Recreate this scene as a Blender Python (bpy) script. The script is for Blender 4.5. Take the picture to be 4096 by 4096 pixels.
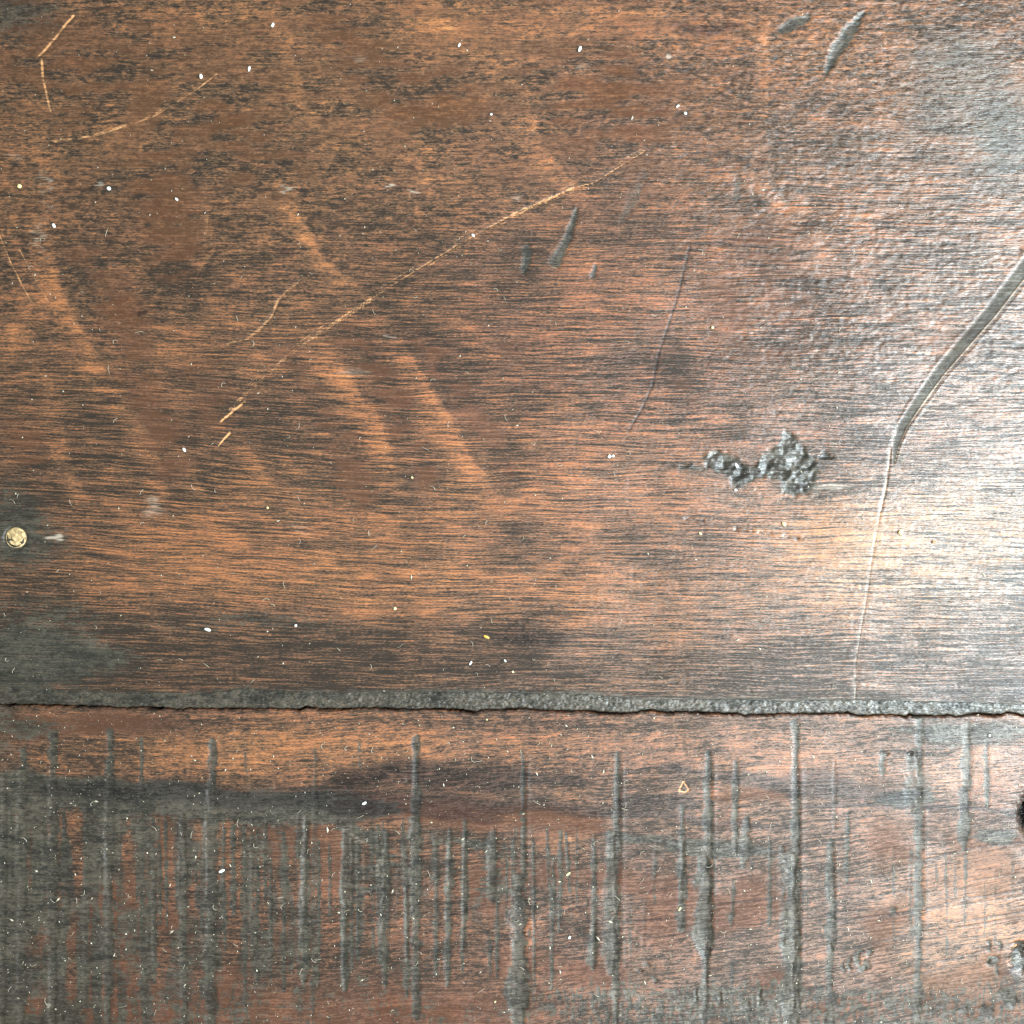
import bpy, bmesh, math, random
import numpy as np
from mathutils import Vector

for o in list(bpy.data.objects):
    bpy.data.objects.remove(o)
S = bpy.context.scene
COL = S.collection

# ------------------------------------------------------------------ camera
CAM = Vector((0.012, -0.016, 0.316))
AIM = Vector((0.0, 0.0, 0.0))
SENS, LENS = 36.0, 38.0
cd = bpy.data.cameras.new('camera'); cam = bpy.data.objects.new('camera', cd)
COL.objects.link(cam); S.camera = cam
cam.location = CAM
cam.rotation_euler = (AIM - CAM).to_track_quat('-Z', 'Y').to_euler()
cd.sensor_width = SENS; cd.lens = LENS; cd.clip_start = 0.005; cd.clip_end = 20
cd.dof.use_dof = True; cd.dof.focus_distance = 0.3145; cd.dof.aperture_fstop = 9.0

# ------------------------------------------------------------------ light
W = bpy.data.worlds.new('World'); S.world = W; W.use_nodes = True
bg = W.node_tree.nodes['Background']
bg.inputs[0].default_value = (0.93, 1.0, 0.86, 1); bg.inputs[1].default_value = 0.76

def area(name, loc, aim, sx, sy, power, col):
    l = bpy.data.lights.new(name, 'AREA'); l.shape = 'RECTANGLE'
    l.size = sx; l.size_y = sy; l.energy = power; l.color = col
    o = bpy.data.objects.new(name, l); COL.objects.link(o)
    o.location = loc
    o.rotation_euler = (Vector(aim) - Vector(loc)).to_track_quat('-Z', 'Y').to_euler()
    return o
area('window_light', (0.415, 0.30, 0.40), (0.13, 0.09, 0), 0.15, 0.48, 21.0, (0.82, 0.95, 1.0))
area('lower_sheen_light', (0.43, -0.22, 0.40), (0.13, -0.10, 0), 0.13, 0.20, 3.0, (0.95, 0.97, 0.92))  # added lamp for the second sheen at lower right; its pane is made up

S.view_settings.view_transform = 'Standard'; S.view_settings.look = 'None'
S.view_settings.gamma = 1.0; S.view_settings.exposure = 0.0
S.render.engine = 'CYCLES'
S.render.resolution_x = S.render.resolution_y = 1024

# ------------------------------------------------------------------ picture plane <-> table top
R = (AIM - CAM).to_track_quat('-Z', 'Y').to_matrix()
Rm = np.array([list(r) for r in R])
K = SENS / LENS
def world(U, V, z=0.0):
    """point of the table top (height z) that shows at U,V of the 4096 px photograph"""
    U = np.asarray(U, float); V = np.asarray(V, float)
    dx = (U / 4096 - .5) * K; dy = -(V / 4096 - .5) * K
    d = np.stack([dx, dy, -np.ones_like(dx)], -1) @ Rm.T
    t = (z - CAM.z) / d[..., 2]
    return CAM.x + d[..., 0] * t, CAM.y + d[..., 1] * t
PX = 0.2993 / 4096          # metres per photograph pixel

# ------------------------------------------------------------------ noise
_rng = np.random.default_rng(7)
_tab = _rng.random((256, 256)).astype(np.float32)
def vnoise(x, y, seed=0):
    x = x + seed * 17.31; y = y + seed * 9.77
    xi = np.floor(x).astype(np.int64); yi = np.floor(y).astype(np.int64)
    fx = (x - xi).astype(np.float32); fy = (y - yi).astype(np.float32)
    fx = fx * fx * (3 - 2 * fx); fy = fy * fy * (3 - 2 * fy)
    x0 = xi & 255; x1 = (xi + 1) & 255; y0 = yi & 255; y1 = (yi + 1) & 255
    a = _tab[y0, x0]; b = _tab[y0, x1]; c = _tab[y1, x0]; d = _tab[y1, x1]
    return (a + (b - a) * fx) * (1 - fy) + (c + (d - c) * fx) * fy
def fbm(x, y, seed=0, octv=3, g=0.5):
    s = 0; a = 1; n = 0
    for k in range(octv):
        s = s + a * vnoise(x * 2 ** k, y * 2 ** k, seed + k * 3); n += a; a *= g
    return s / n
def sstep(a, b, x):
    t = np.clip((x - a) / (b - a), 0, 1); return t * t * (3 - 2 * t)

# ------------------------------------------------------------------ a sheet of surface with its fields
class Sheet:
    """grid in photograph coordinates; fields are painted wear, dirt, cuts..., then it becomes a mesh"""
    NAMES = ('wear', 'film', 'dirt', 'dark', 'pale', 'smear', 'hue', 'line', 'h')
    def __init__(s, U, V):
        s.U, s.V = U, V
        for n in s.NAMES: setattr(s, n, np.zeros(U.shape, np.float32))
        n1 = fbm(U / 170, V / 120, 1, 3) - .5; n2 = fbm(U / 170, V / 120, 11, 3) - .5
        j = vnoise(U / 90, V / 9, 5) - .5                 # ragged along the grain
        j2 = vnoise(U / 30, V / 6, 8) - .5
        s.Uw = U + 90 * n1 + 70 * j + 30 * j2; s.Vw = V + 60 * n2
        s.Ul = U + 10 * j + 10 * j2 + 14 * n1; s.Vl = V + 10 * (vnoise(U / 12, V / 12, 4) - .5) + 10 * n2
    def _sel(s, pts, r):
        p = np.array(pts, float)
        m = (s.U > p[:, 0].min() - r) & (s.U < p[:, 0].max() + r) & (s.V > p[:, 1].min() - r) & (s.V < p[:, 1].max() + r)
        return np.nonzero(m)
    def path(s, pts, w, mode='soft', jag='w'):
        """(index, signed offset across, distance/width, position along 0..1); w a number or one per point"""
        w = np.atleast_1d(np.array(w, float))
        if len(w) == 1: w = np.repeat(w, len(pts))
        ix = s._sel(pts, w.max() * 3 + 140)
        if jag == 'w': u, v = s.Uw[ix], s.Vw[ix]
        elif jag == 'l': u, v = s.Ul[ix], s.Vl[ix]
        else: u, v = s.U[ix], s.V[ix]
        best = np.full(u.shape, 1e9); off = np.zeros(u.shape); al = np.zeros(u.shape); ww = np.ones(u.shape)
        L = [0]
        for a, b in zip(pts[:-1], pts[1:]): L.append(L[-1] + math.dist(a, b))
        tot = max(L[-1], 1e-6)
        for k in range(max(1, len(pts) - 1)):
            a = np.array(pts[k], float); b = np.array(pts[min(k + 1, len(pts) - 1)], float); d = b - a
            l2 = max((d ** 2).sum(), 1e-9)
            t = np.clip(((u - a[0]) * d[0] + (v - a[1]) * d[1]) / l2, 0, 1)
            ex = u - a[0] - t * d[0]; ey = v - a[1] - t * d[1]
            dist = np.hypot(ex, ey); q = dist < best
            best = np.where(q, dist, best)
            sg = np.sign(d[0] * ey - d[1] * ex)
            off = np.where(q, sg * dist, off)
            k1 = min(k + 1, len(w) - 1)
            ww = np.where(q, w[k] + (w[k1] - w[k]) * t, ww)
            al = np.where(q, (L[k] + t * math.sqrt(l2)) / tot, al)
        return ix, off, best / ww, al
    def stroke(s, f, pts, w, amt, soft=1.0, jag='w', mn=None):
        ix, off, r, al = s.path(pts, w, jag=jag)
        m = (1 - sstep(1 - soft * .75, 1 + soft * .75, r)) * amt
        a = getattr(s, f)
        if mn == 'max': a[ix] = np.maximum(a[ix], m)
        else: a[ix] += m
        return ix, m
    def blob(s, f, c, rx, ry, amt, ang=0, soft=1.0, jag='w', mn=None):
        r0 = max(rx, ry) * 2 + 140
        ix = s._sel([c], r0)
        u, v = (s.Uw[ix], s.Vw[ix]) if jag == 'w' else ((s.Ul[ix], s.Vl[ix]) if jag == 'l' else (s.U[ix], s.V[ix]))
        du = u - c[0]; dv = v - c[1]; ca, sa = math.cos(math.radians(ang)), math.sin(math.radians(ang))
        r = np.hypot((du * ca + dv * sa) / rx, (-du * sa + dv * ca) / ry)
        m = (1 - sstep(1 - soft * .6, 1 + soft * .6, r)) * amt
        a = getattr(s, f)
        if mn == 'max': a[ix] = np.maximum(a[ix], m)
        else: a[ix] += m
    def scratch(s, pts, w, amt=1.0, depth=0.3, gaps=0.4, strands=1, spread=0, f='pale', seed=0):
        """fine bright scratch: broken strands running side by side"""
        rr = random.Random(seed * 7 + 3)
        for k in range(strands):
            o = rr.uniform(-spread, spread) if strands > 1 else 0
            q = [(p[0] + o * .55 + rr.uniform(-2, 2), p[1] + o + rr.uniform(-2, 2)) for p in pts]
            ix, off, r, al = s.path(q, w * rr.uniform(.6, 1.1), jag='n')
            br = sstep(gaps - .15, gaps + .15, fbm(al * 22 + k * 5, off * 0 + k, seed + k, 2) + .12 * (vnoise(s.U[ix] / 20, s.V[ix] / 5, 9) - .5))
            m = np.exp(-r ** 2 * 1.4) * amt * .50 * br * (.45 + .55 * vnoise(s.U[ix] / 12, s.V[ix] / 5, 19) + .45 * vnoise(al * 9, al * 0 + seed, 25))
            a = getattr(s, f); a[ix] = np.maximum(a[ix], m)
            s.h[ix] -= np.exp(-r ** 2) * depth * .4 * br * w * PX
    def cut(s, x, y0, y1, w, dirt=1.0, depth=.12, x1=None, top=.25):
        """a saw kerf: an upright trough with dirt lying in it"""
        x1 = x if x1 is None else x1
        rr = random.Random(int(x * 3 + y0)); n = 9
        pts = [(x + (x1 - x) * k / n, y0 + (y1 - y0) * k / n) for k in range(n + 1)]
        ws = [w * .5 * rr.uniform(.62, 1.12) for k in range(n + 1)]; ws[0] *= .45 + top; ws[1] *= .75; ws[-1] *= .6
        ix, off, r, al = s.path(pts, ws, jag='n')
        u, v = s.U[ix], s.V[ix]
        wob = (fbm(u / 16 + x, v / 40, 6, 3) - .5) * 1.8 + (vnoise(u / 6, v / 9, 3) - .5) * 1.1 * min(1.6, 30 / w)
        m = 1 - sstep(.35, 1.5, r + wob)
        s.dirt[ix] = np.maximum(s.dirt[ix], m * dirt * (.74 + .46 * fbm(u / 34, v / 70, 12, 2)))
        s.h[ix] -= (1 - sstep(.3, 1.35, r + wob * .5)) * depth * .38 * w * PX

    def mesh(s, name, mat, parent=None, skirt=0.022, zoff=0.0, flow=None, closed=True):
        U, V = s.U, s.V; nr, nc = U.shape
        X, Y = world(U, V); Z = zoff + s.h
        top = np.stack([X, Y, Z], -1).reshape(-1, 3)
        idx = np.arange(nr * nc).reshape(nr, nc)
        f = np.stack([idx[1:, :-1], idx[1:, 1:], idx[:-1, 1:], idx[:-1, :-1]], -1).reshape(-1, 4)
        verts = [top]; faces = [f]
        if skirt:
            ring = np.concatenate([idx[0, :], idx[1:, -1], idx[-1, -2::-1], idx[-2:0:-1, 0]])
            low = top[ring].copy(); low[:, 2] = -skirt
            b = nr * nc; n = len(ring); r2 = np.roll(np.arange(n), -1)
            faces.append(np.stack([ring, ring[r2], b + r2, b + np.arange(n)], -1))
            verts.append(low)
            cen = np.array([[top[:, 0].mean(), top[:, 1].mean(), -skirt]])
        P = np.concatenate(verts).astype(np.float32); F = np.concatenate(faces).astype(np.int32)
        me = bpy.data.meshes.new(name)
        me.vertices.add(len(P)); me.vertices.foreach_set('co', P.ravel())
        me.loops.add(F.size); me.loops.foreach_set('vertex_index', F.ravel())
        me.polygons.add(len(F))
        me.polygons.foreach_set('loop_start', np.arange(0, F.size, 4, dtype=np.int32))
        me.polygons.foreach_set('loop_total', np.full(len(F), 4, np.int32))
        me.update(calc_edges=True)
        me.polygons.foreach_set('use_smooth', np.ones(len(F), bool))
        extra = len(P) - nr * nc
        ri = np.concatenate([np.arange(nr * nc), ring]) if skirt else np.arange(nr * nc)
        def pack(nm, chans):
            a = me.attributes.new(nm, 'FLOAT_COLOR', 'POINT')
            arr = np.zeros((len(P), 4), np.float32)
            for k, c in enumerate(chans): arr[:, k] = c.ravel()[ri]
            a.data.foreach_set('color', arr.ravel())
        pack('fa', (s.wear, s.film, s.dirt, s.dark)); pack('fb', (s.pale, s.smear, s.hue, s.line))
        a = me.attributes.new('flow', 'FLOAT_VECTOR', 'POINT')
        fl = flow if flow is not None else (U, V)
        arr = np.zeros((len(P), 3), np.float32)
        arr[:, 0] = fl[0].ravel()[ri] / 100; arr[:, 1] = fl[1].ravel()[ri] / 100
        a.data.foreach_set('vector', arr.ravel())
        me.materials.append(mat)
        o = bpy.data.objects.new(name, me); COL.objects.link(o)
        if parent: o.parent = parent
        return o

# ------------------------------------------------------------------ materials
def srgb(r, g, b):
    f = lambda c: (c / 255 / 12.92) if c / 255 <= .04045 else ((c / 255 + .055) / 1.055) ** 2.4
    return (f(r), f(g), f(b), 1)
class NT:
    def __init__(s, name):
        s.m = bpy.data.materials.new(name); s.m.use_nodes = True
        s.t = s.m.node_tree; s.n = s.t.nodes; s.p = s.n['Principled BSDF']
    def link(s, a, b): s.t.links.new(a, b)
    def val(s, x, sock):
        if hasattr(x, 'default_value') or hasattr(x, 'is_output'): s.link(x, sock)
        else: sock.default_value = x
    def math(s, op, a, b=0.0, c=None, clamp=False):
        n = s.n.new('ShaderNodeMath'); n.operation = op; n.use_clamp = clamp
        s.val(a, n.inputs[0]); s.val(b, n.inputs[1])
        if c is not None: s.val(c, n.inputs[2])
        return n.outputs[0]
    def attr(s, name):
        n = s.n.new('ShaderNodeAttribute'); n.attribute_name = name; return n
    def sep(s, col):
        n = s.n.new('ShaderNodeSeparateColor'); s.link(col, n.inputs[0]); return n.outputs
    def noise(s, vec, scale, detail=2, rough=.55, dist=0, sc3=None):
        if sc3:
            mp = s.n.new('ShaderNodeMapping'); mp.inputs['Scale'].default_value = sc3
            s.link(vec, mp.inputs[0]); vec = mp.outputs[0]
        n = s.n.new('ShaderNodeTexNoise'); s.link(vec, n.inputs['Vector'])
        n.inputs['Scale'].default_value = scale; n.inputs['Detail'].default_value = detail
        n.inputs['Roughness'].default_value = rough; n.inputs['Distortion'].default_value = dist
        return n.outputs[0]
    def ramp(s, x, a, b, lo=0., hi=1.):
        n = s.n.new('ShaderNodeMapRange'); n.interpolation_type = 'SMOOTHSTEP'
        s.val(x, n.inputs[0]); s.val(a, n.inputs[1]); s.val(b, n.inputs[2]); s.val(lo, n.inputs[3]); s.val(hi, n.inputs[4])
        return n.outputs[0]
    def mix(s, f, a, b):
        n = s.n.new('ShaderNodeMix'); n.data_type = 'RGBA'
        s.val(f, n.inputs[0]); s.val(a, n.inputs[6]); s.val(b, n.inputs[7]); return n.outputs[2]
    def mixf(s, f, a, b):
        n = s.n.new('ShaderNodeMix'); n.data_type = 'FLOAT'
        s.val(f, n.inputs[0]); s.val(a, n.inputs[2]); s.val(b, n.inputs[3]); return n.outputs[0]
    def bump(s, h, dist, strength=1.0):
        n = s.n.new('ShaderNodeBump'); n.inputs['Strength'].default_value = strength
        n.inputs['Distance'].default_value = dist; s.link(h, n.inputs['Height'])
        s.link(n.outputs[0], s.p.inputs['Normal'])

def wood_material(name):
    N = NT(name); M = N.math
    fl = N.attr('flow').outputs['Vector']
    A = N.attr('fa'); B = N.attr('fb')
    wear, film, dirt = N.sep(A.outputs['Color'])[:3]; dark = A.outputs['Alpha']
    pale, smear, hue = N.sep(B.outputs['Color'])[:3]; line = B.outputs['Alpha']
    gA = N.noise(fl, 1, 3, .62, .12, (0.36, 11, 1))
    gB = N.noise(fl, 1, 2, .6, .2, (1.2, 21, 1))
    gC = N.noise(fl, 1, 4, .68, .6, (2.6, 6.5, 1))
    gF = N.noise(fl, 1, 2, .6, .0, (7, 36, 1))
    med = N.noise(fl, 1, 3, .6, .3, (0.5, 1.3, 1))
    gL = N.noise(fl, 1, 2, .6, .08, (.10, 13, 1))
    lines = M('ADD', M('ADD', M('MULTIPLY', gA, .40), M('MULTIPLY', gB, .38)), M('MULTIPLY', gL, .22))
    g = N.mixf(line, M('ADD', M('MULTIPLY', gC, .75), M('MULTIPLY', gB, .25)), lines)
    g = M('ADD', g, M('MULTIPLY', M('SUBTRACT', gF, .5), .34))
    g = M('ADD', g, M('MULTIPLY', M('SUBTRACT', med, .5), .16))
    g = M('ADD', .5, M('MULTIPLY', M('SUBTRACT', g, .5), 2.1))
    gw = M('ADD', g, M('MULTIPLY', M('SUBTRACT', wear, .5), .62))
    hh = M('ADD', hue, M('MULTIPLY', M('SUBTRACT', med, .5), .8), clamp=True)
    mid = N.mix(hh, WOOD[1], WOOD[0]); hi = N.mix(hh, WOOD[3], WOOD[2])     # hue 0 yellowish, 1 red
    c = N.mix(N.ramp(gw, .30, .50), PORE, mid)
    c = N.mix(N.ramp(gw, .46, .74), c, hi)
    c = N.mix(N.ramp(gw, .74, 1.0, 0, .7), c, WOOD[4])
    c = N.mix(M('MULTIPLY', N.ramp(M('ADD', film, M('MULTIPLY', M('SUBTRACT', gC, .5), .9)), .15, .95), .55), c, N.mix(hh, FILM, FILMRED))
    d = N.ramp(M('ADD', dirt, M('MULTIPLY', M('SUBTRACT', M('ADD', M('MULTIPLY', gC, .5), M('MULTIPLY', gB, .5)), .5), 2.2)), .30, .70)
    dcol = N.mix(N.ramp(M('ADD', M('MULTIPLY', gF, .25), M('ADD', M('MULTIPLY', gC, .4), M('MULTIPLY', med, .35))), .40, .62), DIRT[0], DIRT[1])
    c = N.mix(M('MULTIPLY', d, .88), c, dcol)
    dk = N.ramp(M('ADD', dark, M('MULTIPLY', M('SUBTRACT', M('ADD', M('MULTIPLY', gB, .5), M('MULTIPLY', gC, .5)), .5), 1.9)), .2, .8)
    mul = N.n.new('ShaderNodeMix'); mul.data_type = 'RGBA'; mul.blend_type = 'MULTIPLY'
    N.val(M('MULTIPLY', dk, .92), mul.inputs[0]); N.link(c, mul.inputs[6]); mul.inputs[7].default_value = (.36, .33, .38, 1)
    c = mul.outputs[2]
    c = N.mix(N.ramp(M('ADD', pale, M('MULTIPLY', M('SUBTRACT', gB, .5), .7)), .25, .85), c, PALE)
    sm = N.ramp(M('ADD', smear, M('MULTIPLY', M('SUBTRACT', gB, .5), .9)), .3, 1.1, 0, .6)
    c = N.mix(sm, c, SMEAR)
    N.link(c, N.p.inputs['Base Color'])
    r = M('ADD', M('MULTIPLY', gF, .20), .26)
    r = N.mixf(d, r, N.math('ADD', .24, N.math('MULTIPLY', gF, .30))); 
    r = M('ADD', r, M('MULTIPLY', film, .22))
    N.link(r, N.p.inputs['Roughness'])
    N.link(M('MULTIPLY', N.ramp(gw, .28, .52, .30, .78), M('SUBTRACT', 1.0, M('MULTIPLY', film, .5), clamp=True)), N.p.inputs['Specular IOR Level'])
    h = M('ADD', M('MULTIPLY', M('MULTIPLY', gw, 1.0), M('SUBTRACT', 1.0, M('MULTIPLY', film, .55))), M('MULTIPLY', gF, .10))
    h = M('ADD', h, M('MULTIPLY', M('MULTIPLY', gC, d), .5))
    N.bump(h, .00012, 1.0)
    return N.m
WOOD = (srgb(76, 48, 34), srgb(80, 56, 36), srgb(138, 80, 48), srgb(146, 94, 52), srgb(188, 138, 86))
PORE = srgb(36, 29, 25); FILM = srgb(86, 58, 38); DIRT = (srgb(26, 26, 24), srgb(58, 56, 48)); FILMRED = srgb(80, 48, 34)
PALE = srgb(190, 138, 94); SMEAR = srgb(180, 166, 152)
mat_wood = wood_material('worn_stained_wood')

# ------------------------------------------------------------------ coordinates read off the photograph
def Fp(*p): return [(x * 2.12, y * 2.12) for x, y in p]            # from the 1932 px full view
OX = (0, 1350, 2696)
def T(i, j, *p): return [(OX[i] + x * .72464, OX[j] + y * .72464) for x, y in p]
def interp(U, pts):
    xs, ys = zip(*pts); return np.interp(U, xs, ys)
crack = T(0, 2, (0, 165), (200, 168), (350, 171), (520, 176), (700, 186), (800, 181), (880, 182), (970, 195), (1040, 188), (1150, 190), (1300, 188), (1400, 190), (1480, 188), (1560, 191), (1650, 194), (1690, 176), (1730, 186), (1760, 190), (1900, 189)) + \
        T(1, 2, (100, 187), (200, 184), (300, 191), (400, 195), (560, 190), (690, 195), (745, 207), (770, 207), (800, 198), (900, 194), (1040, 187), (1090, 198), (1150, 200), (1300, 202), (1400, 203), (1550, 214), (1650, 210), (1690, 199), (1735, 194), (1770, 207), (1860, 208)) + \
        T(2, 2, (0, 205), (150, 210), (280, 215), (370, 220), (385, 231), (420, 224), (600, 218), (800, 217), (940, 214), (960, 208), (1000, 224), (1040, 228), (1200, 224), (1250, 226), (1285, 233), (1300, 220), (1350, 226), (1450, 230), (1510, 225), (1560, 236), (1600, 226), (1640, 217), (1700, 216), (1760, 222), (1820, 222), (1840, 210), (1880, 212), (1932, 226))
stript = T(0, 2, (0, 70), (50, 78), (200, 94), (450, 104), (700, 112), (850, 118), (1000, 118), (1150, 112), (1250, 100), (1330, 92), (1430, 92), (1550, 99), (1700, 104), (1900, 104)) + \
         T(1, 2, (100, 104), (400, 100), (560, 104), (800, 100), (1000, 106), (1200, 112), (1400, 118), (1560, 128), (1650, 136), (1850, 140)) + \
         T(2, 2, (0, 142), (300, 146), (600, 150), (900, 153), (1250, 156), (1600, 158), (1932, 164))
def crackV(U):
    return interp(U, crack) + 5 * (vnoise(U / 14, U * 0, 3) - .5) + 3 * (vnoise(U / 5, U * 0, 6) - .5)
def stripV(U):
    return interp(U, stript) + 10 * (vnoise(U / 90, U * 0, 13) - .5) + 5 * (vnoise(U / 22, U * 0, 15) - .5)
def gapW(U):
    g = .5 + 7 * sstep(.42, .75, fbm(U / 95, U * 0, 21, 3))
    g = g * (1 - .9 * sstep(10, 40, 50 - np.abs(U - 808)))            # joint clogged here
    return np.maximum(g + 3.2, 3.2)

ST = 4.4
def axis(lo, hi, f0, f1, step=ST, far=36):
    mid = np.arange(f0, f1 + step, step)
    a = f0 - np.cumsum(step * 1.12 ** np.arange(1, far)); a = a[a > lo][::-1]
    b = mid[-1] + np.cumsum(step * 1.12 ** np.arange(1, far)); b = b[b < hi]
    return np.concatenate([[lo] if lo < f0 else [], a, mid, b, [hi] if hi > mid[-1] else []])
Ux = axis(-3200, 7400, -60, 4160)

# upper board
vt = axis(-2600, 99999, -60, 2700)
vt = vt[vt < 2700]
k = np.arange(0, 1.0001, 1 / 34.)
Uu = np.tile(Ux, (len(vt) + len(k), 1))
edge = stripV(Ux)
last = vt[-1]
Vu = np.concatenate([np.tile(vt[:, None], (1, len(Ux))), (last + 3 + (edge[None, :] - last - 3) * k[:, None])])
up = Sheet(Uu, Vu)
# lower board
edge2 = crackV(Ux) + gapW(Ux)
k = np.arange(0, 1.0, 1 / 32.)
v2 = axis(-1, 6400, 2990, 4160); v2 = v2[v2 >= 2990]
Vl = np.concatenate([edge2[None, :] + (2986 - edge2[None, :]) * k[:, None], np.tile(v2[:, None], (1, len(Ux)))])
lo = Sheet(np.tile(Ux, (len(Vl), 1)), Vl)

# =================================================================== UPPER BOARD
s = up; U, V = s.U, s.V
s.line += .4 + .6 * sstep(650, 1500, V + .25 * (U - 1500) + 300 * (fbm(U / 300, V / 200, 31) - .5))
s.wear += .05 * (1 - sstep(500, 1300, V)) + .34 + .20 * (fbm(s.Uw / 330, s.Vw / 230, 41, 3) - .5) 
s.hue += .56 + .34 * np.exp(-((U - 2500) / 1000) ** 2 - ((V - 1350) / 700) ** 2) + .2 * (fbm(U / 400, V / 200, 43) - .5)
s.film += .40 * (1 - sstep(300, 1500, V)) * (1 - sstep(2400, 3600, U)) + .10  # heavier at upper left, where it also paints the low-contrast haze
s.h += 12 * PX * (fbm(U / 420, V / 300, 51, 2) - .5) + .5 * PX * (fbm(U / 30, V / 18, 52, 2) - .5)

s.wear -= .09 * sstep(2380, 2620, V + 60 * (fbm(U / 200, V / 60, 45) - .5)); s.dirt += .12 * sstep(2450, 2700, V)
rip = sstep(2500, 3100, U + .3 * (1200 - V)) * (1 - sstep(1300, 1800, V))
s.h += rip * 3.2 * PX * (fbm(U / 24, V / 13, 46, 2) - .5) + 1.2 * PX * (fbm(U / 16, V / 11, 47, 2) - .5)
# broad worn areas
s.blob('wear', (2150, 2230), 1500, 210, 0.07, soft=1.4)
s.blob('wear', (1500, 2380), 900, 130, 0.084)
s.blob('wear', (700, 2180), 500, 200, 0.108)
s.blob('wear', (2450, 1980), 500, 150, 0.144)
s.blob('wear', (2400, 1760), 500, 110, 0.060)
s.blob('wear', (3500, 2150), 600, 160, 0.132); s.blob('hue', (3750, 2200), 620, 300, -.55)
s.blob('wear', (3100, 2470), 700, 110, 0.096)
s.blob('wear', (1500, 1950), 400, 220, 0.036)
s.blob('wear', (300, 1250), 420, 120, 0.072); s.blob('wear', (900, 1380), 400, 110, 0.072)
s.blob('wear', (1900, 2360), 600, 150, 0.072)
s.blob('wear', (2200, 100), 600, 110, 0.096); s.blob('wear', (900, 90), 300, 80, 0.072)
s.blob('wear', (3100, 150), 260, 120, 0.072); s.blob('wear', (1250, 1500), 300, 130, 0.072)
s.blob('wear', (2650, 1200), 500, 160, 0.072); s.blob('wear', (1000, 980), 380, 70, 0.030)
s.blob('wear', (3000, 800), 300, 120, 0.030)
s.blob('wear', (3400, 1250), 600, 200, -0.030)
s.blob('hue', (1000, 500), 1100, 600, -.25)
# worn streaks, some with a crisp edge to their right
for pts, w, a in [
    (Fp((515, 350), (560, 430), (610, 510), (680, 560)), 36, .34), (Fp((60, 240), (85, 330)), 34, .16),
    (Fp((75, 440), (95, 560), (150, 650), (190, 725)), 40, .36), (Fp((200, 740), (240, 790), (280, 860), (300, 930)), 38, .30),
    (Fp((590, 650), (645, 730), (695, 810), (735, 920)), 50, .34), (Fp((730, 620), (765, 700), (835, 810), (872, 880), (940, 960)), 44, .38),
    (Fp((440, 830), (500, 915)), 34, .25), (Fp((985, 180), (1005, 280), (1060, 345), (1120, 400)), 36, .30),
    (Fp((330, 860), (380, 940)), 34, .25), (Fp((90, 800), (120, 900), (160, 960)), 44, .22),
    (Fp((380, 370), (395, 470), (360, 520)), 22, .25), (Fp((1435, 0), (1440, 120), (1430, 250)), 26, .28),
    (Fp((790, 30), (900, 100), (960, 110)), 40, .22), (Fp((1010, 40), (1280, 50)), 60, .16),
    (Fp((700, 190), (770, 260), (800, 370)), 30, .18), (Fp((930, 130), (900, 190)), 24, .14),
    (Fp((490, 10), (530, 60), (560, 190), (620, 270)), 32, .22), (Fp((1380, 310), (1430, 350), (1500, 420)), 30, .18),
    (Fp((1490, 430), (1580, 500), (1700, 600)), 30, .12), (Fp((1040, 480), (1140, 520)), 50, .20),
    (Fp((0, 640), (30, 650)), 60, .30), (Fp((860, 620), (960, 690)), 40, .15), (Fp((540, 550), (600, 640)), 50, .2),
    (Fp((370, 570), (470, 640)), 50, .16), (Fp((1000, 760), (1120, 800)), 40, .16), (Fp((1640, 90), (1800, 100)), 40, .14)]:
    ix, off, r, al = s.path(pts, w * 1.4, jag='l'); rs = off / (w * 1.4) + .35 * (fbm(s.U[ix] / 150, s.V[ix] / 60, 33, 2) - .5)
    fade = sstep(0, .25, al) * (1 - sstep(.8, 1, al)) * .7 + .3
    s.wear[ix] += sstep(-1.0, -.55, rs) * (1 - sstep(-.5, 1.4, rs)) * a * .62 * fade * (.2 + 1.5 * fbm(s.U[ix] / 90, s.V[ix] / 14, 35, 2)) * (r < 2.2)
# smooth film between the streaks
for pts, w, a in [
    (Fp((120, 150), (260, 190), (420, 210)), 120, .25), (Fp((300, 330), (340, 480)), 110, .55), (Fp((440, 250), (520, 330)), 110, .35),
    (Fp((760, 190), (860, 200)), 110, .50), (Fp((1080, 160), (1180, 230)), 150, .42), (Fp((640, 50), (700, 130)), 100, .35),
    (Fp((660, 640), (740, 760), (800, 910)), 58, .65), (Fp((800, 640), (870, 760), (960, 900)), 55, .55),
    (Fp((540, 680), (640, 830), (680, 940)), 60, .60), (Fp((230, 600), (270, 740), (320, 860)), 90, .60),
    (Fp((380, 700), (420, 800)), 70, .40), (Fp((170, 480), (220, 560)), 80, .35), (Fp((40, 760), (60, 860)), 70, .55),
    (Fp((950, 640), (1000, 760)), 50, .35), (Fp((1360, 560), (1450, 640)), 90, .35), (Fp((1240, 610), (1300, 760)), 60, .30),
    (Fp((1440, 460), (1500, 560)), 90, .35), (Fp((1700, 620), (1800, 640)), 80, .20), (Fp((1180, 130), (1260, 180)), 90, .3)]:
    s.stroke('film', pts, w, a * .9, soft=.9); s.stroke('wear', pts, w, -.14 * a, soft=1)
s.film *= (.35 + 1.2 * sstep(.34, .62, fbm(U / 130 + V / 300, V / 34, 36, 3)))
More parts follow.
